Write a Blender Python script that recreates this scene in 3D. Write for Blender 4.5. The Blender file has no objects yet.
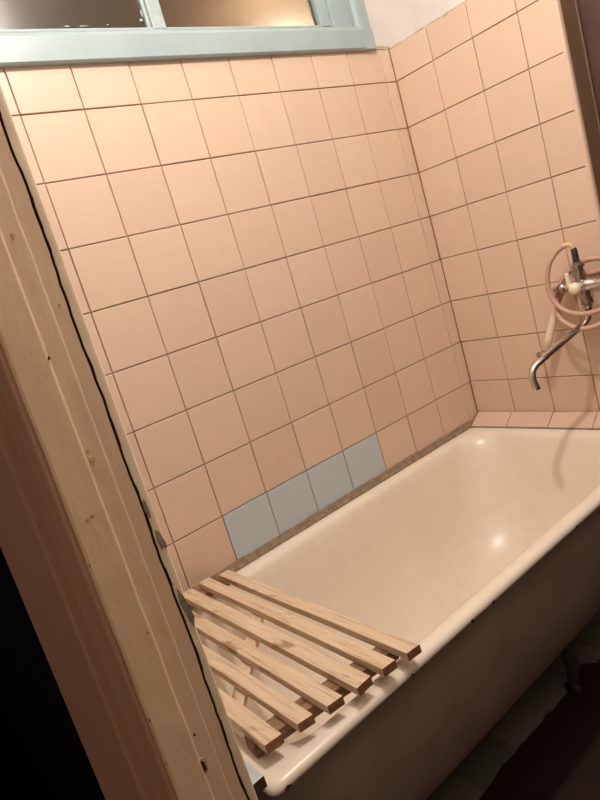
import bpy, bmesh, math, random
from mathutils import Vector, Matrix, noise
random.seed(7)
S = bpy.context.scene
COL = S.collection
ZF = 0.05            # floor level
PI = math.pi

# ------------------------------------------------------------------ materials
def srgb(r, g, b):
    def f(c):
        c /= 255.0
        return c / 12.92 if c <= 0.04045 else ((c + 0.055) / 1.055) ** 2.4
    return (f(r), f(g), f(b), 1.0)

def mat(name, rough=0.5, metallic=0.0, spec=0.5):
    m = bpy.data.materials.new(name); m.use_nodes = True
    nt = m.node_tree; b = nt.nodes['Principled BSDF']
    b.inputs['Roughness'].default_value = rough
    b.inputs['Metallic'].default_value = metallic
    b.inputs['Specular IOR Level'].default_value = spec
    return m, nt, b

def tex_coord(nt, scale=(1, 1, 1), out='Object'):
    tc = nt.nodes.new('ShaderNodeTexCoord'); mp = nt.nodes.new('ShaderNodeMapping')
    mp.inputs['Scale'].default_value = scale
    nt.links.new(tc.outputs[out], mp.inputs['Vector'])
    return mp.outputs['Vector']

def nz(nt, vec, scale, detail=4, rough=0.55, dist=0.0):
    n = nt.nodes.new('ShaderNodeTexNoise')
    n.inputs['Scale'].default_value = scale; n.inputs['Detail'].default_value = detail
    n.inputs['Roughness'].default_value = rough; n.inputs['Distortion'].default_value = dist
    nt.links.new(vec, n.inputs['Vector'])
    return n.outputs['Fac']

def ramp(nt, fac, stops):
    r = nt.nodes.new('ShaderNodeValToRGB')
    e = r.color_ramp.elements
    e[0].position, e[0].color = stops[0]
    e[1].position, e[1].color = stops[-1]
    for p, c in stops[1:-1]:
        x = e.new(p); x.color = c
    nt.links.new(fac, r.inputs['Fac'])
    return r.outputs['Color']

def mix(nt, fac, a, b, mode='MIX'):
    n = nt.nodes.new('ShaderNodeMix'); n.data_type = 'RGBA'; n.blend_type = mode
    for sock, v in ((n.inputs[0], fac), (n.inputs[6], a), (n.inputs[7], b)):
        if hasattr(v, 'is_output'): nt.links.new(v, sock)
        else: sock.default_value = v
    return n.outputs[2]

def bump(nt, b, h, strength=0.2, dist=0.002):
    n = nt.nodes.new('ShaderNodeBump'); n.inputs['Strength'].default_value = strength
    n.inputs['Distance'].default_value = dist
    nt.links.new(h, n.inputs['Height']); nt.links.new(n.outputs['Normal'], b.inputs['Normal'])

def two_tone(name, c0, c1, scale=6, rough=0.5, bstr=0.1, lo=0.35, hi=0.65, detail=4, metallic=0, vscale=(1, 1, 1), spec=0.5):
    m, nt, b = mat(name, rough, metallic, spec)
    v = tex_coord(nt, vscale); f = nz(nt, v, scale, detail)
    nt.links.new(ramp(nt, f, [(lo, c0), (hi, c1)]), b.inputs['Base Color'])
    if bstr: bump(nt, b, f, bstr)
    return m

def tile_mat(name, c0, c1, c2, rough=0.22):
    m, nt, b = mat(name, rough, 0, 0.5)
    g = nt.nodes.new('ShaderNodeNewGeometry')
    base = ramp(nt, g.outputs['Random Per Island'], [(0.0, c0), (0.5, c1), (1.0, c2)])
    v = tex_coord(nt); f = nz(nt, v, 22, 3); f2 = nz(nt, v, 160, 2)
    col = mix(nt, 0.10, base, ramp(nt, f, [(0.3, srgb(196, 160, 140)), (0.7, srgb(240, 215, 200))]), 'MULTIPLY')
    spots = ramp(nt, f2, [(0.70, (1, 1, 1, 1)), (0.78, (0.7, 0.62, 0.55, 1))])
    col = mix(nt, 0.35, col, spots, 'MULTIPLY')
    nt.links.new(col, b.inputs['Base Color'])
    bump(nt, b, f, 0.05, 0.002)
    return m

M = {}
M['tile'] = tile_mat('pink_glazed_tile', srgb(216, 191, 170), srgb(219, 194, 174), srgb(213, 187, 168), 0.32)
M['blue_tile'] = tile_mat('pale_blue_glazed_tile', srgb(182, 196, 204), srgb(186, 199, 206), srgb(178, 193, 202), 0.32)
M['grey_tile'] = tile_mat('grey_floor_tile', srgb(124, 124, 118), srgb(134, 132, 126), srgb(116, 116, 110), 0.5)
M['grout'] = two_tone('brown_grout', srgb(138, 112, 92), srgb(164, 138, 116), 30, 0.9, 0.3)
M['mortar'] = two_tone('dirty_mortar', srgb(122, 104, 86), srgb(150, 130, 108), 55, 0.95, 0.6)
M['white_wall'] = two_tone('whitewashed_plaster', srgb(206, 200, 196), srgb(216, 211, 208), 8, 0.9, 0.25)
M['ceil'] = two_tone('ceiling_whitewash', srgb(206, 198, 188), srgb(218, 210, 200), 5, 0.95, 0.2)
M['plaster'] = two_tone('beige_painted_plaster', srgb(238, 217, 186), srgb(246, 229, 201), 22, 0.6, 0.5)
M['brown_paint'] = two_tone('brown_oil_paint', srgb(112, 88, 68), srgb(124, 98, 76), 14, 0.45, 0.25)
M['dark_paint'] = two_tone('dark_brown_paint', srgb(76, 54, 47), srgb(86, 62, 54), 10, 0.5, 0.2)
M['hall_wall'] = two_tone('unlit_hall_wall', srgb(11, 7, 6), srgb(15, 10, 9), 6, 0.95, 0.2, spec=0.05)  # near-black: darkness of the unlit hall put into the colour
M['kitchen_paint'] = two_tone('tan_kitchen_paint', srgb(134, 114, 94), srgb(144, 123, 102), 4, 0.9, 0.1)
M['bounce_damper'] = two_tone('brown_bounce_damping_paint', srgb(112, 92, 78), srgb(124, 102, 86), 10, 0.5, 0.2)  # lower band of an unseen wall, added to cut bounce onto the jamb
M['cement'] = two_tone('bare_cement', srgb(120, 110, 92), srgb(160, 148, 126), 120, 0.95, 0.6)
M['crack'] = two_tone('gap_shade', srgb(78, 46, 28), srgb(96, 58, 36), 40, 1.0, 0.2)  # shade inside the crack, put into the colour
M['chip_and_shade_dark'] = two_tone('dark_wood_and_shade', srgb(58, 34, 22), srgb(84, 54, 34), 90, 0.9, 0.3)  # bare wood in chips; also painted shade on the board end
M['chip_light'] = two_tone('bare_pale_wood', srgb(214, 186, 150), srgb(176, 140, 104), 90, 0.8, 0.3)

def door_paint():
    m, nt, b = mat('beige_door_paint', 0.42)
    v = tex_coord(nt, (1, 1, 0.25)); f = nz(nt, v, 26, 5); f2 = nz(nt, tex_coord(nt), 95, 3)
    col = ramp(nt, f, [(0.3, srgb(226, 197, 164)), (0.7, srgb(236, 208, 176))])
    chips = ramp(nt, f2, [(0.735, (0, 0, 0, 1)), (0.75, (1, 1, 1, 1))])
    nt.links.new(mix(nt, chips, col, srgb(150, 104, 70)), b.inputs['Base Color'])
    bump(nt, b, nz(nt, tex_coord(nt, (1, 1, 0.4)), 45, 5), 0.45, 0.003)
    return m
M['door_paint'] = door_paint()

def hall_paint():
    m, nt, b = mat('mauve_brown_casing_paint', 0.4)
    v = tex_coord(nt, (1, 1, 0.2)); f = nz(nt, v, 30, 4)
    nt.links.new(ramp(nt, f, [(0.3, srgb(188, 144, 120)), (0.7, srgb(198, 154, 130))]), b.inputs['Base Color'])
    bump(nt, b, f, 0.25, 0.003)
    return m
M['hall_paint'] = hall_paint()

def enamel():
    m, nt, b = mat('worn_white_enamel', 0.27)
    v = tex_coord(nt); f = nz(nt, v, 5, 5, 0.6); f2 = nz(nt, v, 70, 3); f3 = nz(nt, v, 28, 4)
    col = ramp(nt, f, [(0.3, srgb(230, 219, 204)), (0.7, srgb(234, 225, 211))])
    col = mix(nt, 0.12, col, ramp(nt, f3, [(0.3, srgb(226, 208, 182)), (0.6, srgb(250, 246, 240))]), 'MULTIPLY')
    spots = ramp(nt, f2, [(0.72, (1, 1, 1, 1)), (0.80, (0.66, 0.50, 0.34, 1))])
    nt.links.new(mix(nt, 0.7, col, spots, 'MULTIPLY'), b.inputs['Base Color'])
    bump(nt, b, f3, 0.03, 0.002)
    return m
M['enamel'] = enamel()
M['shell_paint'] = two_tone('dull_grey_brown_shell_paint', srgb(156, 142, 126), srgb(168, 153, 137), 7, 0.6, 0.15)

def wood(name, light, mid, dark):
    m, nt, b = mat(name, 0.62, 0, 0.3)
    oi = nt.nodes.new('ShaderNodeObjectInfo')
    tc = nt.nodes.new('ShaderNodeTexCoord'); ad = nt.nodes.new('ShaderNodeVectorMath'); ad.operation = 'MULTIPLY_ADD'
    nt.links.new(oi.outputs['Random'], ad.inputs[0]); ad.inputs[1].default_value = (3, 7, 5)
    nt.links.new(tc.outputs['Object'], ad.inputs[2])
    mp = nt.nodes.new('ShaderNodeMapping'); mp.inputs['Scale'].default_value = (1, 0.06, 1)
    nt.links.new(ad.outputs[0], mp.inputs['Vector'])
    g = nz(nt, mp.outputs['Vector'], 130, 6, 0.6, 0.6)
    mp2 = nt.nodes.new('ShaderNodeMapping'); mp2.inputs['Scale'].default_value = (1, 0.35, 1)
    nt.links.new(ad.outputs[0], mp2.inputs['Vector'])
    k = nz(nt, mp2.outputs['Vector'], 34, 3, 0.5, 0.4)
    col = ramp(nt, g, [(0.28, dark), (0.45, mid), (0.72, light)])
    knots = ramp(nt, k, [(0.30, (0.42, 0.27, 0.16, 1)), (0.40, (1, 1, 1, 1))])
    nt.links.new(mix(nt, 0.75, col, knots, 'MULTIPLY'), b.inputs['Base Color'])
    bump(nt, b, g, 0.35, 0.002)
    return m
M['wood'] = wood('raw_pine', srgb(222, 202, 176), srgb(207, 184, 155), srgb(174, 144, 114))
M['wood_dark'] = wood('weathered_pine', srgb(152, 124, 98), srgb(132, 104, 78), srgb(100, 74, 52))
M['end_grain'] = two_tone('dark_end_grain', srgb(128, 86, 58), srgb(158, 110, 76), 160, 0.8, 0.4)
M['pale_mortar'] = two_tone('pale_mortar', srgb(176, 156, 136), srgb(196, 178, 158), 40, 0.95, 0.5)
M['iron'] = two_tone('dark_iron', srgb(58, 50, 44), srgb(74, 64, 56), 30, 0.8, 0.2)
M['blue_paint'] = two_tone('pale_blue_oil_paint', srgb(150, 168, 172), srgb(158, 176, 179), 9, 0.38, 0.2)
M['mull_paint'] = two_tone('chalky_blue_paint', srgb(150, 166, 168), srgb(170, 182, 182), 40, 0.5, 0.4)
M['ledge_paint'] = two_tone('blue_grey_board_paint', srgb(172, 182, 184), srgb(192, 200, 200), 20, 0.4, 0.2)
M['chrome'] = two_tone('chrome', srgb(206, 200, 196), srgb(226, 222, 218), 20, 0.16, 0, metallic=1)
M['old_chrome'] = two_tone('limescaled_chrome', srgb(150, 138, 128), srgb(190, 180, 172), 60, 0.3, 0.1, metallic=1)
M['rubber'] = two_tone('black_rubber', srgb(36, 30, 28), srgb(52, 44, 40), 30, 0.6, 0.1)
M['hose'] = two_tone('pink_rubber_hose', srgb(194, 154, 136), srgb(204, 164, 146), 30, 0.42, 0.08)
M['hose_yellow'] = two_tone('yellowed_hose_end', srgb(216, 186, 130), srgb(226, 198, 146), 30, 0.45, 0.08)
M['ivory'] = two_tone('ivory_plastic', srgb(232, 218, 190), srgb(238, 226, 202), 20, 0.35, 0.03)
M['red_lino'] = two_tone('dark_red_lino', srgb(34, 13, 11), srgb(44, 18, 15), 12, 0.6, 0.25)
M['lino_edge'] = two_tone('lino_backing', srgb(110, 92, 74), srgb(130, 110, 90), 40, 0.9, 0.2)

def glass():
    m, nt, b = mat('dusty_window_glass', 0.3)
    v = tex_coord(nt); f = nz(nt, v, 4, 3)
    b.inputs['Transmission Weight'].default_value = 0.985
    b.inputs['IOR'].default_value = 1.45; b.inputs['Specular IOR Level'].default_value = 0.22
    nt.links.new(ramp(nt, f, [(0.3, srgb(222, 211, 196)), (0.7, srgb(226, 215, 200))]), b.inputs['Base Color'])
    nt.links.new(ramp(nt, nz(nt, v, 3, 2), [(0.3, (0.19, 0.19, 0.19, 1)), (0.7, (0.21, 0.21, 0.21, 1))]), b.inputs['Roughness'])
    return m
M['glass'] = glass()

# ------------------------------------------------------------------ helpers
def link(o, parent=None):
    COL.objects.link(o)
    if parent is not None: o.parent = parent
    return o

def obj(name, bm, mats, parent=None, smooth=False, normals=True):
    if normals: bmesh.ops.recalc_face_normals(bm, faces=bm.faces)
    me = bpy.data.meshes.new(name); bm.to_mesh(me); bm.free()
    if smooth:
        for p in me.polygons: p.use_smooth = True
    if not isinstance(mats, (list, tuple)): mats = [mats]
    for m in mats: me.materials.append(M[m])
    return link(bpy.data.objects.new(name, me), parent)

def struct(o):
    o['kind'] = 'structure'; return o

def tag(o, label, cat, group=None):
    o['label'] = label; o['category'] = cat
    if group: o['group'] = group
    return o

def empty(name, loc):
    o = bpy.data.objects.new(name, None); o.empty_display_size = 0.05
    o.location = loc; return link(o)

def box(bm, x0, x1, y0, y1, z0, z1, bevel=0.0, mi=0, seg=2):
    x0, x1 = sorted((x0, x1)); y0, y1 = sorted((y0, y1)); z0, z1 = sorted((z0, z1))
    vs = [bm.verts.new((x, y, z)) for z in (z0, z1) for y in (y0, y1) for x in (x0, x1)]
    fs = []
    for q in ((0, 2, 3, 1), (4, 5, 7, 6), (0, 1, 5, 4), (2, 6, 7, 3), (0, 4, 6, 2), (1, 3, 7, 5)):
        f = bm.faces.new([vs[i] for i in q]); f.material_index = mi; fs.append(f)
    if bevel > 0:
        es = list({e for f in fs for e in f.edges})
        r = bmesh.ops.bevel(bm, geom=es, offset=bevel, segments=seg, affect='EDGES', profile=0.5)
        for f in r['faces']: f.material_index = mi
    return fs

def loft(bm, rings, close=False, cap=True, mi=0):
    vv = [[bm.verts.new(p) for p in r] for r in rings]
    n = len(vv[0])
    for a, b in zip(vv[:-1], vv[1:]):
        for i in range(n):
            j = (i + 1) % n
            f = bm.faces.new((a[i], a[j], b[j], b[i])); f.material_index = mi
    if cap:
        f = bm.faces.new(vv[0][::-1]); f.material_index = mi
        f = bm.faces.new(vv[-1]); f.material_index = mi
    return vv

def smooth_path(pts, n=8):
    pts = [Vector(p) for p in pts]; out = []
    for i in range(len(pts) - 1):
        p0 = pts[max(i - 1, 0)]; p1 = pts[i]; p2 = pts[i + 1]; p3 = pts[min(i + 2, len(pts) - 1)]
        for k in range(n):
            t = k / n
            out.append(0.5 * ((2 * p1) + (p2 - p0) * t + (2 * p0 - 5 * p1 + 4 * p2 - p3) * t * t + (3 * p1 - p0 - 3 * p2 + p3) * t ** 3))
    out.append(pts[-1]); return out

def tube(bm, pts, r, seg=14, mi=0):
    pts = [Vector(p) for p in pts]
    rr = r if isinstance(r, (list, tuple)) else [r] * len(pts)
    t0 = (pts[1] - pts[0]).normalized()
    up = Vector((0, 0, 1)) if abs(t0.z) < 0.9 else Vector((1, 0, 0))
    nrm = t0.cross(up).normalized(); rings = []
    for i, p in enumerate(pts):
        t = (pts[min(i + 1, len(pts) - 1)] - pts[max(i - 1, 0)]).normalized()
        nrm = (nrm - t * nrm.dot(t)).normalized(); bi = t.cross(nrm)
        rings.append([p + (nrm * math.cos(a) + bi * math.sin(a)) * rr[i] for a in [2 * PI * k / seg for k in range(seg)]])
    loft(bm, rings, mi=mi)

def lathe(bm, origin, axis, prof, seg=20, mi=0):
    """prof: list of (distance along axis, radius)"""
    o = Vector(origin); a = Vector(axis).normalized()
    tube(bm, [o + a * d for d, _ in prof], [max(r, 1e-4) for _, r in prof], seg, mi)

# ------------------------------------------------------------------ tiles
def add_tile(bm, fn, u0, u1, v0, v1, mi=0, depth=0.006, ch=0.0012, tilt=0.0009):
    """fn(u, v, d) -> world; d = depth behind the glazed face"""
    d = [random.uniform(-tilt, tilt) for _ in range(3)]
    def dd(u, v):
        return 0.001 + d[0] + d[1] * (u - u0) / (u1 - u0) * 0.8 + d[2] * (v - v0) / (v1 - v0) * 0.8
    back = [bm.verts.new(fn(u, v, depth)) for u, v in ((u0, v0), (u1, v0), (u1, v1), (u0, v1))]
    mid = [bm.verts.new(fn(u, v, dd(u, v) + ch * 0.6)) for u, v in ((u0, v0), (u1, v0), (u1, v1), (u0, v1))]
    fr = [bm.verts.new(fn(u, v, dd(u, v))) for u, v in ((u0 + ch, v0 + ch), (u1 - ch, v0 + ch), (u1 - ch, v1 - ch), (u0 + ch, v1 - ch))]
    for a, b in ((back, mid), (mid, fr)):
        for i in range(4):
            j = (i + 1) % 4
            f = bm.faces.new((a[i], a[j], b[j], b[i])); f.material_index = mi
    f = bm.faces.new(fr); f.material_index = mi

T = 0.15; G = 0.0015
X0 = -0.0497; XL = -1.575
ZTOP = 1.957
rows = [(ZTOP - 0.004, 2.0 - T)] + [(2.0 - T * k, 2.0 - T * (k + 1)) for k in range(1, 13)]

# wall_back: slab with the window opening, tile cladding as a part of it
WX0, WX1, WZ0, WZ1 = -1.42, -0.085, 1.962, 2.46
bm = bmesh.new()
box(bm, -1.660, 0.3, 0.0045, 0.10, ZF - 0.2, WZ0, mi=0)
box(bm, WX1, 0.3, 0.0045, 0.10, WZ0, WZ1, mi=1)
box(bm, -1.660, WX0, 0.0045, 0.10, WZ0, WZ1, mi=1)
box(bm, -1.660, 0.3, 0.0045, 0.10, WZ1, 2.90, mi=1)
wall_back = struct(obj('wall_back', bm, ['grout', 'white_wall']))
bm = bmesh.new()
fb = lambda u, v, d: (u, d, v)
cols = [(X0, 0.0)] + [(X0 - T * (k + 1), X0 - T * k) for k in range(0, 11)]
blue = []
for ri, (zt, zb) in enumerate(rows):
    for ci, (xa, xb) in enumerate(cols):
        xa2 = max(xa, XL)
        if xb <= XL + 0.01: continue
        # columns V5..V1 are -0.5 .. -1.1 ; row 9th from the top holds four pale blue tiles
        if ri == 8 and -1.12 < xa and xb < -0.48:
            blue.append((xa2, xb, zb, zt)); continue
        add_tile(bm, fb, xa2 + G, xb - G, zb + G, zt - G)
obj('tile_cladding', bm, ['tile'], wall_back)
for (xa, xb, zb, zt) in blue:
    bm = bmesh.new(); add_tile(bm, fb, xa + G, xb - G, zb + G, zt - G)
    o = obj('blue_tile', bm, ['blue_tile'], wall_back); o['label'] = 'pale blue-grey replacement tile in the bottom row'

# wall_right (tap wall)
YE = -0.570
bm = bmesh.new()
box(bm, 0.0045, 0.16, YE + 0.004, 0.10, ZF - 0.2, 1.952, mi=0)
box(bm, 0.010, 0.16, YE + 0.010, 0.10, 1.952, 2.90, mi=1)
wall_right = struct(obj('wall_right', bm, ['grout', 'white_wall']))
bm = bmesh.new()
fr_ = lambda u, v, d: (d, -u, v)
rcols = [(0.000, 0.1566)] + [(0.1566 + T * k, 0.1566 + T * (k + 1)) for k in range(2)] + [(0.1566 + 2 * T, 0.5620)]
for ri, (zt, zb) in enumerate(rows):
    if ri == 0: zt = 1.950
    for (a, b_) in rcols:
        add_tile(bm, fr_, a + G, b_ - G, zb + G, zt - G)
obj('tile_cladding', bm, ['tile'], wall_right)
# rounded plaster corner bead on the outer edge of the tap wall
bm = bmesh.new()
pr = [(0.0006, -0.5602)]
for k in range(7):
    a = k / 6 * PI / 2
    pr.append((0.0096 - 0.0090 * math.cos(a), -0.5612 - 0.0090 * math.sin(a)))
pr += [(0.02, -0.5702), (0.02, -0.5602)]
loft(bm, [[(x, y, z) for x, y in pr] for z in (ZF, 1.95)])
obj('corner_bead', bm, ['tile'], wall_right)
# painted return of the tap wall and the dark recess beyond
bm = bmesh.new()
box(bm, 0.016, 0.092, YE - 0.001, YE + 0.02, ZF - 0.2, 2.90, mi=0)
obj('painted_return', bm, ['brown_paint'], wall_right)
bm = bmesh.new()
tube(bm, [(0.096, YE + 0.002, ZF), (0.096, YE + 0.002, 2.8)], 0.0055, 10)
obj('corner_strip', bm, ['brown_paint'], wall_right)
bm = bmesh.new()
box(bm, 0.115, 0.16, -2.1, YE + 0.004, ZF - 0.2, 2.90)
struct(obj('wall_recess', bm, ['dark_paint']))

# top edge: uneven mortar line above the tiles
def ragged_strip(name, p0, p1, up, out, h0, h1, thick, n, parent, m, seed):
    bm = bmesh.new(); rnd = random.Random(seed)
    p0 = Vector(p0); p1 = Vector(p1); up = Vector(up); out = Vector(out); rings = []
    for i in range(n + 1):
        p = p0.lerp(p1, i / n)
        a = h0 + rnd.uniform(-1, 1) * abs(h0) * 0.35; b = h1 + rnd.uniform(-1, 1) * abs(h1) * 0.25
        rings.append([p + up * a, p + up * a + out * thick * rnd.uniform(.6, 1), p + up * b + out * thick * rnd.uniform(.6, 1), p + up * b])
    loft(bm, rings); return obj(name, bm, [m], parent)
ragged_strip('mortar_edge', (-1.57, 0.006, 1.957), (0, 0.006, 1.957), (0, 0, 1), (0, -1, 0), -0.006, 0.006, 0.008, 90, wall_back, 'pale_mortar', 1)
ragged_strip('mortar_edge', (0.010, 0.0, 1.948), (0.010, -0.556, 1.948), (0, 0, 1), (-1, 0, 0), -0.005, 0.005, 0.009, 40, wall_right, 'pale_mortar', 2)

# ------------------------------------------------------------------ tub dimensions
TX0, TX1, TY0, TY1, RZ = -1.503, -0.060, -0.703, -0.006, 0.652

# tiled ledge strip between the tap wall and the tub rim, mortar joint along the back
bm = bmesh.new()
prof = [(0.004, 0.640), (-0.078, 0.640), (-0.078, 0.6545), (-0.004, 0.6815), (0.004, 0.6815)]
loft(bm, [[(x, y, z) for x, z in prof] for y in (0.0, -0.5695)])
t1 = struct(obj('trim_1', bm, ['mortar']))
bm = bmesh.new()
A = Vector((0.000, 0, 0.6815)); Bv = Vector((-0.0775, 0, 0.6545)); nv = Vector((-0.027, 0, 0.0775)).normalized()
fl = lambda u, v, d: tuple(A.lerp(Bv, v) + Vector((0, -u - .016 * v, 0)) + nv * (0.0035 - d))
for a, b_ in ((0.004, 0.146), (0.146, 0.303), (0.303, 0.452), (0.452, 0.551)):
    add_tile(bm, fl, a + G, b_ - G, 0.04, 0.97)
obj('ledge_tile_cladding', bm, ['tile'], t1)
bm = bmesh.new(); rnd = random.Random(5); rings = []
for i in range(121):
    x = -1.52 + (1.52 - 0.06) * i / 120
    h = 0.670 + 0.003 * noise.noise((x * 14, 0, 0)) + rnd.uniform(-.0012, .0012)
    w = 0.017 + 0.003 * noise.noise((x * 11, 3, 0)) + rnd.uniform(-.001, .001)
    rings.append([(x, 0.004, h), (x, -0.0035, h), (x, -0.010, h - 0.010), (x, -w, RZ + 0.0035), (x, -w - 0.001, RZ - 0.014), (x, 0.004, RZ - 0.014)])
loft(bm, rings); struct(obj('trim_2', bm, ['mortar']))

# ------------------------------------------------------------------ bathtub
def rrect(x0, x1, y0, y1, r, z, n=8, m=10):
    r = min(r, (x1 - x0) / 2 - 1e-3, (y1 - y0) / 2 - 1e-3); pts = []
    cs = ((x1 - r, y1 - r, 0), (x0 + r, y1 - r, PI / 2), (x0 + r, y0 + r, PI), (x1 - r, y0 + r, 1.5 * PI))
    for i, (cx, cy, a0) in enumerate(cs):
        for k in range(n + 1):
            a = a0 + PI / 2 * k / n; pts.append((cx + r * math.cos(a), cy + r * math.sin(a), z))
        nx = cs[(i + 1) % 4]; a = nx[2]
        q = (nx[0] + r * math.cos(a), nx[1] + r * math.sin(a)); p = pts[-1]
        for k in range(1, m):
            pts.append((p[0] + (q[0] - p[0]) * k / m, p[1] + (q[1] - p[1]) * k / m, z))
    return pts
def ring(d, r, z, left=0.0, right=0.0):
    return rrect(TX0 + d + left, TX1 - d - right, TY0 + d, TY1 - d, r, z)
tub = empty('bathtub', (-0.78, -0.354, ZF))
tub_off = Matrix.Translation((0.78, 0.354, -ZF))
def tobj(name, bm, mats, smooth=True):
    bm.transform(tub_off); return obj(name, bm, mats, tub, smooth)
bm = bmesh.new()
rim = [ring(0.006, .016, RZ - .019), ring(0.001, .020, RZ - .016), ring(0.0, .022, RZ - .011), ring(0.0025, .022, RZ - .005), ring(0.008, .024, RZ - .001),
       ring(0.018, .03, RZ), ring(0.034, .07, RZ - .0015), ring(0.044, .09, RZ - .007), ring(0.050, .105, RZ - .018), ring(0.055, .118, RZ - .040, .01, 0.004),
       ring(0.064, .14, RZ - .10, .035, 0.012), ring(0.076, .16, RZ - .18, .075, 0.022), ring(0.090, .17, RZ - .25, .115, 0.034), ring(0.108, .18, RZ - .31, .155, 0.048),
       ring(0.136, .18, RZ - .355, .19, 0.07), ring(0.175, .16, RZ - .388, .22, 0.10), ring(0.225, .12, RZ - .408, .25, 0.14), ring(0.285, .06, RZ - .418, .30, .19), ring(0.335, .01, RZ - .421, .36, .26)]
vv = loft(bm, rim, cap=False); bm.faces.new(vv[-1])
basin = tobj('basin', bm, ['enamel'])
bm = bmesh.new()
out = [ring(0.006, .016, RZ - .0185), ring(0.016, .03, RZ - .022), ring(0.024, .06, RZ - .04), ring(0.028, .10, RZ - .10), ring(0.040, .13, RZ - .18, .005, .005), ring(0.056, .16, RZ - .25, .015, .015),
       ring(0.080, .18, RZ - .32, .03, .03), ring(0.110, .18, RZ - .37, .06, .05), ring(0.150, .17, RZ - .412, .10, .07), ring(0.200, .14, RZ - .440, .21, .11), ring(0.27, .07, RZ - .455, .26, .16), ring(.33, .01, RZ - .458, .34, .24)]
vv = loft(bm, out, cap=False); bm.faces.new(vv[-1])
o = tobj('outer_shell', bm, ['shell_paint']); o['label'] = 'dull grey-brown outside of the tub'
for fx in (-1.12, -0.50):
    for sy, fy in ((1, -0.20), (-1, -0.505)):
        bm = bmesh.new()
        pts = smooth_path([(fx, fy + 0.05 * sy * -1, 0.225), (fx, fy, 0.20), (fx, fy + 0.012 * sy, 0.13), (fx, fy + 0.004 * sy, 0.075), (fx, fy + 0.012 * sy, ZF + .008)], 4)
        pts = [Vector((p.x, p.y - 0.0 , p.z)) for p in pts]
        tube(bm, pts, [0.026 - 0.016 * i / (len(pts) - 1) for i in range(len(pts))], 12)
        lathe(bm, (fx, fy + 0.012 * sy, ZF), (0, 0, 1), [(0, .014), (.005, .015), (.010, .013), (.016, .010)], 12)
        tobj('foot', bm, ['iron'])
for i, (cx_, w_) in enumerate(((-0.945, .005), (-1.015, .004), (-1.475, .008), (-1.19, .003), (-0.62, .003))):
    bm = bmesh.new(); rnd = random.Random(60 + i); rr_ = []
    for k in range(8):
        a = 2 * PI * k / 8; q = rnd.uniform(.6, 1.1)
        rr_.append((cx_ + w_ * q * math.cos(a), RZ - .0135 + .0035 * q * math.sin(a)))
    loft(bm, [[(x, y, z) for x, z in rr_] for y in (TY0 + .004, TY0 - .0008)])
    tobj('enamel_chip', bm, ['chip_and_shade_dark'], False)
tag(tub, 'old white enamelled cast-iron bathtub standing along the tiled wall', 'bathtub')
bm = bmesh.new()
zd = RZ - .421
lathe(bm, (-0.35, -0.354, zd - .001), (0, 0, 1), [(0, .030), (.003, .031), (.004, .026), (.0025, .020), (.002, .001)], 22)
tobj('drain_ring', bm, ['old_chrome'])

# ------------------------------------------------------------------ wooden rack across the tub
rack = empty('bath_rack', (-1.32, -0.38, RZ))
Zt, Zb = 0.6905, 0.6745
def bar(name, p0, p1, w, z0, z1, mats, seed, end_mat=None, cut=0.0, bev=0.0009):
    """wooden bar from p0 to p1 (plan points), mesh built along its own Y"""
    p0 = Vector((*p0, 0)); p1 = Vector((*p1, 0)); L = (p1 - p0).length
    rnd = random.Random(seed); bm = bmesh.new(); n = 14; rings = []
    for i in range(n + 1):
        y = L * i / n
        dx = 0.0008 * noise.noise((y * 5, seed, 0)); dw = 0.0006 * noise.noise((y * 4, seed, 3)); dz = 0.0006 * noise.noise((y * 6, seed, 7))
        y0 = y + (cut if i == n else 0); y1 = y - (cut if i == n else 0)
        c = bev
        a, b = -w / 2 + dx - dw, w / 2 + dx + dw; h = z1 - z0
        rings.append([(a + c, y0, 0), (b - c, y1, 0), (b, y1, c), (b, y1, h - c + dz), (b - c, y1, h + dz), (a + c, y0, h + dz), (a, y0, h - c + dz), (a, y0, c)])
    vv = loft(bm, rings)
    o = obj(name, bm, mats, rack)
    if len(mats) > 1:
        for p in o.data.polygons:
            if len(p.vertices) > 4: p.material_index = 1
    d = (p1 - p0).normalized()
    rot = Matrix(((d.y, d.x, 0, 0), (-d.x, d.y, 0, 0), (0, 0, 1, 0), (0, 0, 0, 1)))
    o.matrix_local = Matrix.Translation(Vector((p0.x + 1.32, p0.y + 0.38, z0 - RZ))) @ rot
    return o
slats = [((-1.176, -0.062), (-1.1825, -0.716), .0295, 0.0015), ((-1.224, -0.042), (-1.2345, -0.706), .0295, .001), ((-1.279, -0.044), (-1.288, -0.699), .034, -.001),
         ((-1.333, -0.045), (-1.3455, -0.689), .031, .0015), ((-1.388, -0.050), (-1.3995, -0.677), .029, .002), ((-1.441, -0.055), (-1.4565, -0.666), .031, .0015)]
for i, (b0, f0, w, cut) in enumerate(slats):
    bar('slat', b0, f0, w, Zb, Zt, ['wood', 'end_grain'], 20 + i, cut=cut)
bar('crosspiece', (-1.474, -0.612), (-1.178, -0.650), .036, RZ + .0006, Zb + .0002, ['wood_dark', 'end_grain'], 40)
bar('crosspiece', (-1.462, -0.060), (-1.165, -0.052), .040, RZ + .004, Zb + .0002, ['wood_dark', 'end_grain'], 41)
bar('diagonal_brace', (-1.452, -0.533), (-1.220, -0.278), .026, Zb - .014, Zb + .0002, ['wood', 'end_grain'], 42)
tag(rack, 'rough pine slatted rack of six boards lying across the bathtub rim', 'bath rack')

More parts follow.
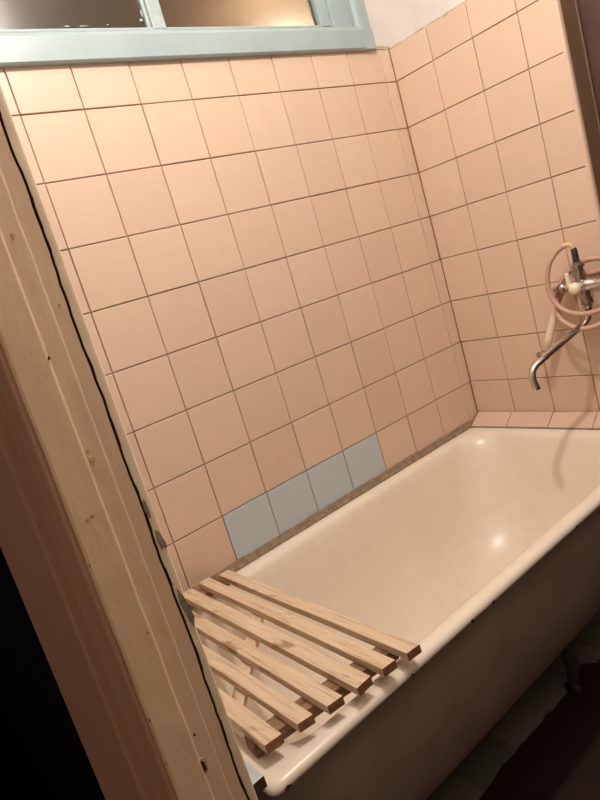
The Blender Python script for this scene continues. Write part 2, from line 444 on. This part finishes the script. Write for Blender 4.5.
# ------------------------------------------------------------------ mixer tap, spout, hand shower
mix_t = empty('mixer_tap', (0.0, -0.53, 1.09))
moff = Matrix.Translation((0.0, 0.53, -1.09))
def mobj(name, bm, mats, smooth=True, parent=None):
    bm.transform(moff); return obj(name, bm, mats, parent or mix_t, smooth)
bx = -0.070
bm = bmesh.new()
lathe(bm, (bx, -0.452, 1.089), (0, -1, 0.0), [(-.016, .004), (-.015, .0105), (-.002, .0115), (0, .0105), (.012, .0105), (.05, .0105), (.056, .015), (.062, .018), (.095, .018), (.102, .014), (.145, .0135), (.148, .0165), (.172, .0165), (.178, .010), (.18, .002)], 20)
mobj('body', bm, ['chrome'])
for y in (-0.462, -0.612):
    bm = bmesh.new()
    lathe(bm, (0.0, y, 1.089), (-1, 0, 0), [(-.004, .027), (.004, .027), (.008, .020), (.010, .0105), (.052, .0105), (.054, .0155), (bx * -1, .0155), (-bx + .012, .013), (-bx + .013, .002)], 18)
    mobj('inlet', bm, ['old_chrome'])
# diverter stub upwards and hose union
bm = bmesh.new()
lathe(bm, (bx, -0.520, 1.100), (0, 0, 1), [(0, .013), (.014, .013), (.0142, .0175), (.030, .0175), (.0302, .0145), (.042, .0145), (.0422, .0195), (.049, .0195), (.0492, .0135), (.057, .0130), (.0572, .002)], 12)
mobj('diverter', bm, ['old_chrome'], False)
# white lever knob in front of the body
bm = bmesh.new()
lathe(bm, (bx - .014, -0.526, 1.089), (-1, 0.10, 0), [(0, .010), (.018, .010), (.019, .0155), (.026, .0175), (.034, .0165), (.040, .011), (.043, .002)], 18)
tube(bm, smooth_path([(bx - .040, -0.521, 1.089), (bx - .043, -0.514, 1.090), (bx - .045, -0.511, 1.100), (bx - .046, -0.510, 1.118), (bx - .046, -0.510, 1.136)], 5), [.0062] * 20 + [.005], 10)
mobj('lever_knob', bm, ['ivory'])
# dark cross handle at the right end
bm = bmesh.new()
lathe(bm, (bx, -0.632, 1.089), (0, -1, 0), [(0, .009), (.012, .009), (.013, .018), (.026, .0195), (.034, .016), (.036, .002)], 16)
for a in range(4):
    c, s = math.cos(a * PI / 2 + .5), math.sin(a * PI / 2 + .5)
    tube(bm, [(bx + c * .014, -0.655, 1.089 + s * .014), (bx + c * .026, -0.655, 1.089 + s * .026), (bx + c * .030, -0.655, 1.089 + s * .030)], [.007, .0075, .004], 10)
mobj('valve_handle', bm, ['rubber'])
# outlet stub
bm = bmesh.new()
lathe(bm, (bx, -0.527, 1.083), (0, 0, -1), [(0, .013), (.030, .013), (.031, .0165), (.048, .0165), (.049, .010), (.062, .0095), (.063, .002)], 12)
mobj('outlet', bm, ['old_chrome'], False)
bm = bmesh.new()
sp = smooth_path([(bx, -0.527, 1.028), (bx, -0.524, 1.006), (-0.074, -0.518, 0.990), (-0.086, -0.509, 0.978), (-0.105, -0.503, .972), (-0.19, -0.487, 0.951), (-0.255, -0.474, 0.934), (-0.283, -0.463, 0.922), (-0.297, -0.459, 0.907), (-0.302, -0.4605, 0.886), (-0.302, -0.466, 0.858)], 6)
tube(bm, sp, [.0098] * (len(sp) - 6) + [.0098, .0098, .0106, .0106, .0106, .0098], 14)
mobj('spout', bm, ['chrome'])
tag(mix_t, 'chrome bath mixer tap with long bent spout on the pink tiled wall', 'tap')

hs = empty('hand_shower', (bx, -0.520, 1.156))
hoff = Matrix.Translation((-bx, 0.520, -1.156))
def hobj(name, bm, mats, smooth=True):
    bm.transform(hoff); return obj(name, bm, mats, hs, smooth)
bm = bmesh.new()
lathe(bm, (bx, -0.520, 1.152), (0, 0.02, 1), [(0, .0085), (.004, .0092), (.040, .0085), (.044, .0065), (.045, .002)], 14)
hobj('ferrule', bm, ['rubber'])
bm = bmesh.new()
tube(bm, smooth_path([(bx, -0.519, 1.193), (bx - .002, -0.5155, 1.203), (bx - .005, -0.506, 1.209), (bx - .008, -0.496, 1.208)], 5), .0066, 12)
hobj('hose_end', bm, ['hose_yellow'])
# hose : short loop to the left, then two coils hung around the mixer
hp = [(bx - .008, -0.497, 1.208), (-0.082, -0.476, 1.197), (-0.088, -0.452, 1.172), (-0.092, -0.438, 1.135), (-0.093, -0.434, 1.095), (-0.093, -0.440, 1.066),
      (-0.094, -0.462, 1.034), (-0.096, -0.500, 1.016), (-0.097, -0.545, 1.012), (-0.096, -0.592, 1.024), (-0.092, -0.628, 1.058), (-0.086, -0.640, 1.100), (-0.066, -0.622, 1.130), (-0.040, -0.575, 1.149), (-0.034, -0.525, 1.151), (-0.036, -0.478, 1.132), (-0.045, -0.447, 1.104), (-0.060, -0.432, 1.06),
      (-0.088, -0.446, 1.012), (-0.098, -0.478, 0.984), (-0.100, -0.520, 0.970), (-0.098, -0.575, 0.980), (-0.094, -0.625, 1.01), (-0.086, -0.650, 1.07), (-0.062, -0.625, 1.105), (-0.036, -0.570, 1.116), (-0.030, -0.500, 1.106), (-0.030, -0.455, 1.086), (-0.032, -0.432, 1.066), (-0.040, -0.420, 1.040)]
bm = bmesh.new(); tube(bm, smooth_path(hp, 7), .0074, 12)
hobj('hose', bm, ['hose'])
bm = bmesh.new()
lathe(bm, (-0.040, -0.420, 1.043), (-0.012, 0.052, -0.118), [(0, .007), (.003, .0095), (.03, .0110), (.10, .0125), (.148, .0115), (.150, .003)], 16)
hobj('handle', bm, ['ivory'])
bm = bmesh.new()
lathe(bm, (-0.0545, -0.356, 0.901), (-0.012, 0.052, -0.118), [(0, .010), (.002, .0135), (.014, .0145), (.022, .012), (.023, .003)], 16)
lathe(bm, (-0.0565, -0.342, 0.890), (0.1, 0.9, 0.25), [(-.026, .004), (-.024, .009), (.010, .0095), (.016, .007), (.017, .002)], 12)
hobj('shower_head_bracket', bm, ['old_chrome'])
tag(hs, 'pink rubber shower hose coiled on the mixer with ivory handset', 'hand shower')

# ------------------------------------------------------------------ window above the tiles
win = struct(empty('window_1', (-0.75, 0.05, 1.95)))
woff = Matrix.Translation((0.75, -0.05, -1.95))
def wobj(name, bm, mats, smooth=False):
    bm.transform(woff); return obj(name, bm, mats, win, smooth)
bm = bmesh.new()
# casing, bottom piece: moulded profile swept along x
pr = [(0.010, 1.949), (-0.014, 1.949), (-0.019, 1.953), (-0.0195, 2.006), (-0.016, 2.014), (-0.006, 2.022), (0.010, 2.023)]
loft(bm, [[(-1.52, y, z) for y, z in pr], [(-0.078, y, z) for y, z in pr]])
pr2 = [(0.010, -0.078), (-0.014, -0.078), (-0.019, -0.082), (-0.0195, -0.118), (-0.016, -0.126), (-0.006, -0.133), (0.010, -0.134)]
loft(bm, [[(x, y, z) for y, x in pr2] for z in (1.9495, 2.50)])
loft(bm, [[(x - 1.308, y, z) for y, x in pr2] for z in (1.9495, 2.50)])
loft(bm, [[(x, y, z + .47) for y, z in pr] for x in (-1.52, -0.078)])
wobj('casing', bm, ['blue_paint'])
bm = bmesh.new()
for a in ((-1.43, -0.083, 0.006, 0.075, 1.962, 2.010), (-1.43, -0.083, 0.006, 0.075, 2.42, 2.46), (-0.215, -0.083, 0.006, 0.075, 2.010, 2.42), (-1.43, -1.38, 0.006, 0.075, 2.010, 2.42)):
    box(bm, *a, bevel=.003)
box(bm, -0.258, -0.213, 0.014, 0.050, 2.005, 2.42, bevel=.004)
box(bm, -1.38, -0.215, 0.014, 0.050, 2.005, 2.037, bevel=.004)
wobj('sash_frame', bm, ['blue_paint'])
bm = bmesh.new()
box(bm, -0.842, -0.802, 0.012, 0.046, 2.030, 2.42, bevel=.004)
box(bm, -0.850, -0.838, 0.022, 0.044, 2.030, 2.42, bevel=.003)
wobj('mullion', bm, ['mull_paint'])
for a, b_ in ((-1.38, -0.838), (-0.806, -0.250)):
    bm = bmesh.new(); box(bm, a, b_, 0.030, 0.034, 2.036, 2.42); wobj('glass_pane', bm, ['glass'])
for (x, z, dx, dz, r) in ((-0.860, 2.060, .006, .004, .5), (-1.02, 2.0475, .016, .0012, .1), (-1.06, 2.047, .009, .0015, -.1), (-0.955, 2.050, .003, .002, .8), (-0.853, 2.078, .0025, .013, .1)):
    bm = bmesh.new(); rnd = random.Random(x)
    base = [(x + dx * math.cos(t) * rnd.uniform(.5, 1.1) , z + (dz * math.sin(t) + dx * math.cos(t) * r * .3) * rnd.uniform(.5, 1.1)) for t in [2 * PI * k / 9 for k in range(9)]]
    loft(bm, [[(p, y, q) for p, q in base] for y in (0.0302, 0.0292)]); wobj('paint_smear', bm, ['mull_paint'])

# ------------------------------------------------------------------ door wall on the left, door frame
DY0, DY1, DZ = -0.8455, -1.60, 2.06        # clear opening
bm = bmesh.new()
box(bm, -1.660, XL, -0.815, 0.0045, ZF - .2, 2.90, mi=0)
box(bm, -1.660, XL, -2.3, DY1 - .03, ZF - .2, 2.90, mi=0)
box(bm, -1.660, XL, DY1 - .03, -0.815, DZ + .03, 2.90, mi=0)
wall_left = struct(obj('wall_left', bm, ['white_wall']))
bm = bmesh.new()
box(bm, -1.6635, -1.6602, -0.5125, 2.55, ZF - .2, 2.90)
box(bm, -1.6635, -1.6602, -2.3, DY1 - .03, ZF - .2, 2.90)
box(bm, -1.6635, -1.6602, DY1 - .03, -0.815, DZ + .03, 2.90)
obj('hall_side', bm, ['hall_wall'], wall_left)  # thin near-black facing carries the hall's darkness as colour
# plaster edge strip (rounded corner of the wall beside the frame), with a wandering crack
bm = bmesh.new(); rings = []
def crackx(z): return -1.5865 + 0.0022 * noise.noise((z * 16, 1.3, 0)) + 0.0014 * noise.noise((z * 60, 4.3, 0))
nzs = 190
for i in range(nzs + 1):
    z = ZF + (2.1 - ZF) * i / nzs
    e = 0.0012 * noise.noise((z * 30, 8, 0)); cx = crackx(z)
    rings.append([(-1.5745, -0.812, z), (-1.5745, -0.839, z), (-1.5752, -0.8425 + e * .3, z), (-1.5772, -0.8452 + e * .4, z), (-1.580, -0.8456 + e * .5, z), (cx + .0012, -0.8456 + e * .5, z), (cx + .0008, -0.8450, z), (cx + .0008, -0.812, z)])
loft(bm, rings); o = obj('plaster_edge', bm, ['plaster', 'crack'], wall_left)
for p in o.data.polygons:
    if p.normal.x < -.85: p.material_index = 1  # crack side of the plaster darkened to stand for shade in the gap

door = struct(empty('door_1', (-1.62, DY0, ZF)))
doff = Matrix.Translation((1.62, -DY0, -ZF))
def dobj(name, bm, mats, smooth=False, parent=None):
    bm.transform(doff); return obj(name, bm, mats, parent or door, smooth)
bm = bmesh.new(); rings = []
for i in range(nzs + 1):
    z = ZF + (2.1 - ZF) * i / nzs
    cx = crackx(z); n1 = 0.0008 * noise.noise((z * 22, 2, 0)); n2 = .0009 * noise.noise((z * 18, 5, 0)); n3 = .0008 * noise.noise((z * 14, 9, 0))
    rings.append([(cx - .0018, -0.812, z), (cx - .0018, -0.8450, z), (cx - .0021, -0.8456, z), (-1.6035 + n1, -0.8457, z), (-1.6044 + n1, -0.8464 + n3 * .5, z), (-1.6060 + n1, -0.8469 + n3 * .6, z),
                  (-1.6235 + n2, -0.8476, z), (-1.6246 + n2, -0.8494 + n1 * .8, z), (-1.6266 + n2, -0.8508 + n1 * .8, z), (-1.6575 + n3, -0.8522, z), (-1.6600 + n3, -0.8510, z), (-1.6605 + n3, -0.848, z), (-1.6605, -0.812, z)])
loft(bm, rings); dobj('jamb', bm, ['door_paint'])
bm = bmesh.new(); box(bm, -1.5930, -1.5800, -0.832, -0.812, ZF, 2.1); dobj('gap_shade_backing', bm, ['crack'])  # dark backing painted as shade deep in the gap
# far jamb and head of the opening
bm = bmesh.new(); box(bm, -1.6605, -1.575, DY1 - .035, DY1, ZF, 2.1, .002); dobj('jamb', bm, ['door_paint'])
bm = bmesh.new(); box(bm, -1.6603, -1.576, DY1 + .0005, -0.8525, DZ, DZ + .036, .002); dobj('head', bm, ['door_paint'])
# casing on the hall side: shadowed inner band and raised outer board
bm = bmesh.new()
pr = [(-1.6606, -0.8120), (-1.6606, -0.8475), (-1.6650, -0.8470), (-1.6665, -0.8430), (-1.6665, -0.7960), (-1.6700, -0.7915), (-1.6780, -0.7880), (-1.6815, -0.7840), (-1.6815, -0.5200), (-1.6800, -0.5135), (-1.6755, -0.5120), (-1.6606, -0.5120)]
loft(bm, [[(x, y, z) for x, y in pr] for z in (ZF, 2.14)])
dobj('casing', bm, ['hall_paint'])
# wear on the frame
def chip(name, cx, cz, rx, rz, y, m, seed, parent, fn, rot=0.0, th=0.0009):
    bm = bmesh.new(); rnd = random.Random(seed); ring_ = []
    for k in range(11):
        t = 2 * PI * k / 11; q = rnd.uniform(.65, 1.15)
        a, b = rx * q * math.cos(t), rz * q * math.sin(t)
        ring_.append((cx + a * math.cos(rot) - b * math.sin(rot), cz + a * math.sin(rot) + b * math.cos(rot)))
    loft(bm, [[(p, y + .001, q) for p, q in ring_], [(p, y - th, q) for p, q in ring_]])
    if fn: return fn(name, bm, [m])
    return obj(name, bm, [m], parent)
for i, (x, z, rx, rz, y, m) in enumerate(((-1.619, 1.237, .0030, .0045, -.8475, 'chip_light'), (-1.6205, 1.246, .0018, .0025, -.8475, 'chip_light'), (-1.6235, 0.872, .0055, .0125, -.8477, 'chip_light'), (-1.6230, 0.871, .0032, .0085, -.8487, 'chip_and_shade_dark'),
        (-1.6195, 0.910, .0016, .0019, -.8475, 'chip_and_shade_dark'), (-1.6575, 0.958, .0022, .0042, -.8508, 'chip_and_shade_dark'), (-1.6582, 0.905, .0014, .0030, -.8508, 'chip_and_shade_dark'), (-1.6585, 1.14, .0012, .0030, -.8508, 'chip_and_shade_dark'),
        (-1.640, 1.185, .0030, .0022, -.8509, 'chip_light'), (-1.646, 1.183, .0022, .0022, -.8509, 'chip_light'), (-1.615, 1.462, .0020, .0035, -.8475, 'chip_light'), (-1.596, 1.39, .0010, .0022, -.8457, 'chip_light'), (-1.6245, 1.345, .0010, .0020, -.8508, 'chip_and_shade_dark'))):
    chip('paint_chip', x, z, rx, rz, y, m, i, None, dobj)
chip('cement_patch', -1.5805, 1.127, .0048, .0130, -.8458, 'cement', 31, wall_left, None, .1)
chip('cement_patch', -1.5792, 1.044, .0045, .0230, -.8458, 'cement', 32, wall_left, None, .08)
chip('cement_patch', -1.5835, 1.165, .0022, .0120, -.8458, 'cement', 33, wall_left, None, .05)
bm = bmesh.new(); box(bm, -1.6835, -1.6812, -0.772, -0.765, 1.270, 1.2745, .0006); dobj('paint_chip', bm, ['chip_and_shade_dark'])
bm = bmesh.new(); box(bm, -1.6820, -1.6808, -0.5205, -0.5165, 1.012, 1.020, .0005); dobj('paint_chip', bm, ['chip_and_shade_dark'])

# blue-grey board lying on the rim at the head of the tub
bm = bmesh.new(); box(bm, -0.0375, 0.0375, -0.668, 0, 0, 0.0195, .0012)
o = obj('board', bm, ['ledge_paint', 'chip_and_shade_dark']); o.location = (-1.5365, -0.022, RZ + .0008)
for p in o.data.polygons:
    if p.normal.y < -.5 : p.material_index = 1  # shaded front end painted as a darker colour
tag(o, 'narrow pale blue-grey board lying on the bathtub rim beside the door frame', 'board')

# ------------------------------------------------------------------ floor, ceiling, remaining walls
bm = bmesh.new(); box(bm, -1.66, 0.3, -3.2, 0.1, ZF - .2, ZF - .004); box(bm, -3.4, -1.66, -3.2, 2.7, ZF - .2, ZF - .003, mi=1)
floor = struct(obj('floor', bm, ['grout', 'hall_wall']))  # hall part takes the same near-black for lack of light
bm = bmesh.new()
ff = lambda u, v, d: (u, v, ZF - d)
for i in range(11):
    for j in range(5):
        x0 = -1.664 + T * i; y0 = -0.55 + T * (j)
        if x0 + T > 0.11 or y0 + T > 0.02: continue
        add_tile(bm, ff, x0 + G, x0 + T - G, y0 + G, y0 + T - G)
obj('grey_tile_cladding', bm, ['grey_tile'], floor)
# torn dark red floor covering over the tiles, ragged edge along the tub
lino = empty('floor_covering', (-0.8, -1.0, ZF))
loff = Matrix.Translation((0.8, 1.0, -ZF))
bm = bmesh.new(); rnd = random.Random(11); top = []
xs = [-1.56 + 1.66 * i / 66 for i in range(67)]
edge = []
for x in xs:
    e = -0.500 + .010 * noise.noise((x * 9, 2, 0)) + .008 * noise.noise((x * 31, 5, 0)) + rnd.uniform(-.003, .003)
    if -0.52 < x < -0.40: e += 0.02
    if x > -0.40: e -= 0.012
    edge.append((x, e))
poly = edge + [(0.11, -1.655), (-1.56, -1.655)]
loft(bm, [[(x, y, z) for x, y in poly] for z in (ZF - .001, ZF + .004)])
bm.transform(loff); obj('sheet', bm, ['red_lino'], lino)
tag(lino, 'dark red sheet floor covering with a ragged torn edge beside the tub', 'floor covering')

bm = bmesh.new(); box(bm, -1.66, 1.2, 0.1, 2.6, 2.80, 2.90)
struct(obj('ceiling_beyond', bm, ['kitchen_paint']))
bm = bmesh.new(); box(bm, -1.70, 0.3, -2.1, 0.1, 2.82, 2.90)
struct(obj('ceiling', bm, ['ceil']))
bm = bmesh.new(); box(bm, -1.66, 0.3, -2.1, -1.66, 1.35, 2.90); box(bm, -1.66, 0.3, -2.1, -1.659, ZF - .2, 1.35, mi=1)  # dark lower band invented to damp bounced light
struct(obj('wall_front', bm, ['white_wall', 'bounce_damper']))
# room seen through the dusty window
bm = bmesh.new(); box(bm, -1.66, 1.2, 2.5, 2.6, ZF - .2, 2.90); box(bm, 1.1, 1.2, .1, 2.6, ZF - .2, 2.90)
struct(obj('wall_beyond', bm, ['kitchen_paint']))
bm = bmesh.new(); box(bm, -3.4, -1.664, 2.55, 2.65, ZF - .2, 2.90)
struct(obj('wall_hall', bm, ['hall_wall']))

# ------------------------------------------------------------------ lights
def point(name, loc, energy, color, size):
    l = bpy.data.lights.new(name, 'POINT'); l.energy = energy; l.color = color; l.shadow_soft_size = size
    o = bpy.data.objects.new(name, l); o.location = loc; return link(o)
WARM = (1.0, 0.91, 0.82)
point('ceiling_bulb', (-0.98, -0.89, 2.46), 46, WARM, 0.035)
point('kitchen_bulb', (0.80, 1.42, 2.50), 19, (1.0, 0.87, 0.70), 0.05)
w = bpy.data.worlds.new('hall_gloom'); S.world = w; w.use_nodes = True
bg = w.node_tree.nodes['Background']; bg.inputs['Color'].default_value = (1.0, 0.74, 0.54, 1); bg.inputs['Strength'].default_value = 0.24

# ------------------------------------------------------------------ camera
cd = bpy.data.cameras.new('camera'); cam = bpy.data.objects.new('camera', cd); link(cam)
cd.sensor_fit = 'VERTICAL'; cd.sensor_height = 24.0; cd.lens = 24.0 * 642.18 / 800.0
cd.clip_start = 0.01
R = ((0.74752668, -0.60082057, -0.28322871), (-0.34134176, 0.01831686, -0.93976076), (0.56981546, 0.79917403, -0.19139281))
mw = Matrix.Identity(4)
for i in range(3):
    mw[i][0] = R[0][i]; mw[i][1] = -R[1][i]; mw[i][2] = -R[2][i]
mw.translation = Vector((-1.8092, -1.4868, 1.3568))
cam.matrix_world = mw
S.camera = cam
S.view_settings.view_transform = 'Standard'; S.view_settings.look = 'None'
S.view_settings.exposure = 0.0; S.view_settings.gamma = 1.0
S.view_settings.use_curve_mapping = False
S.cycles.max_bounces = 10; S.cycles.diffuse_bounces = 6
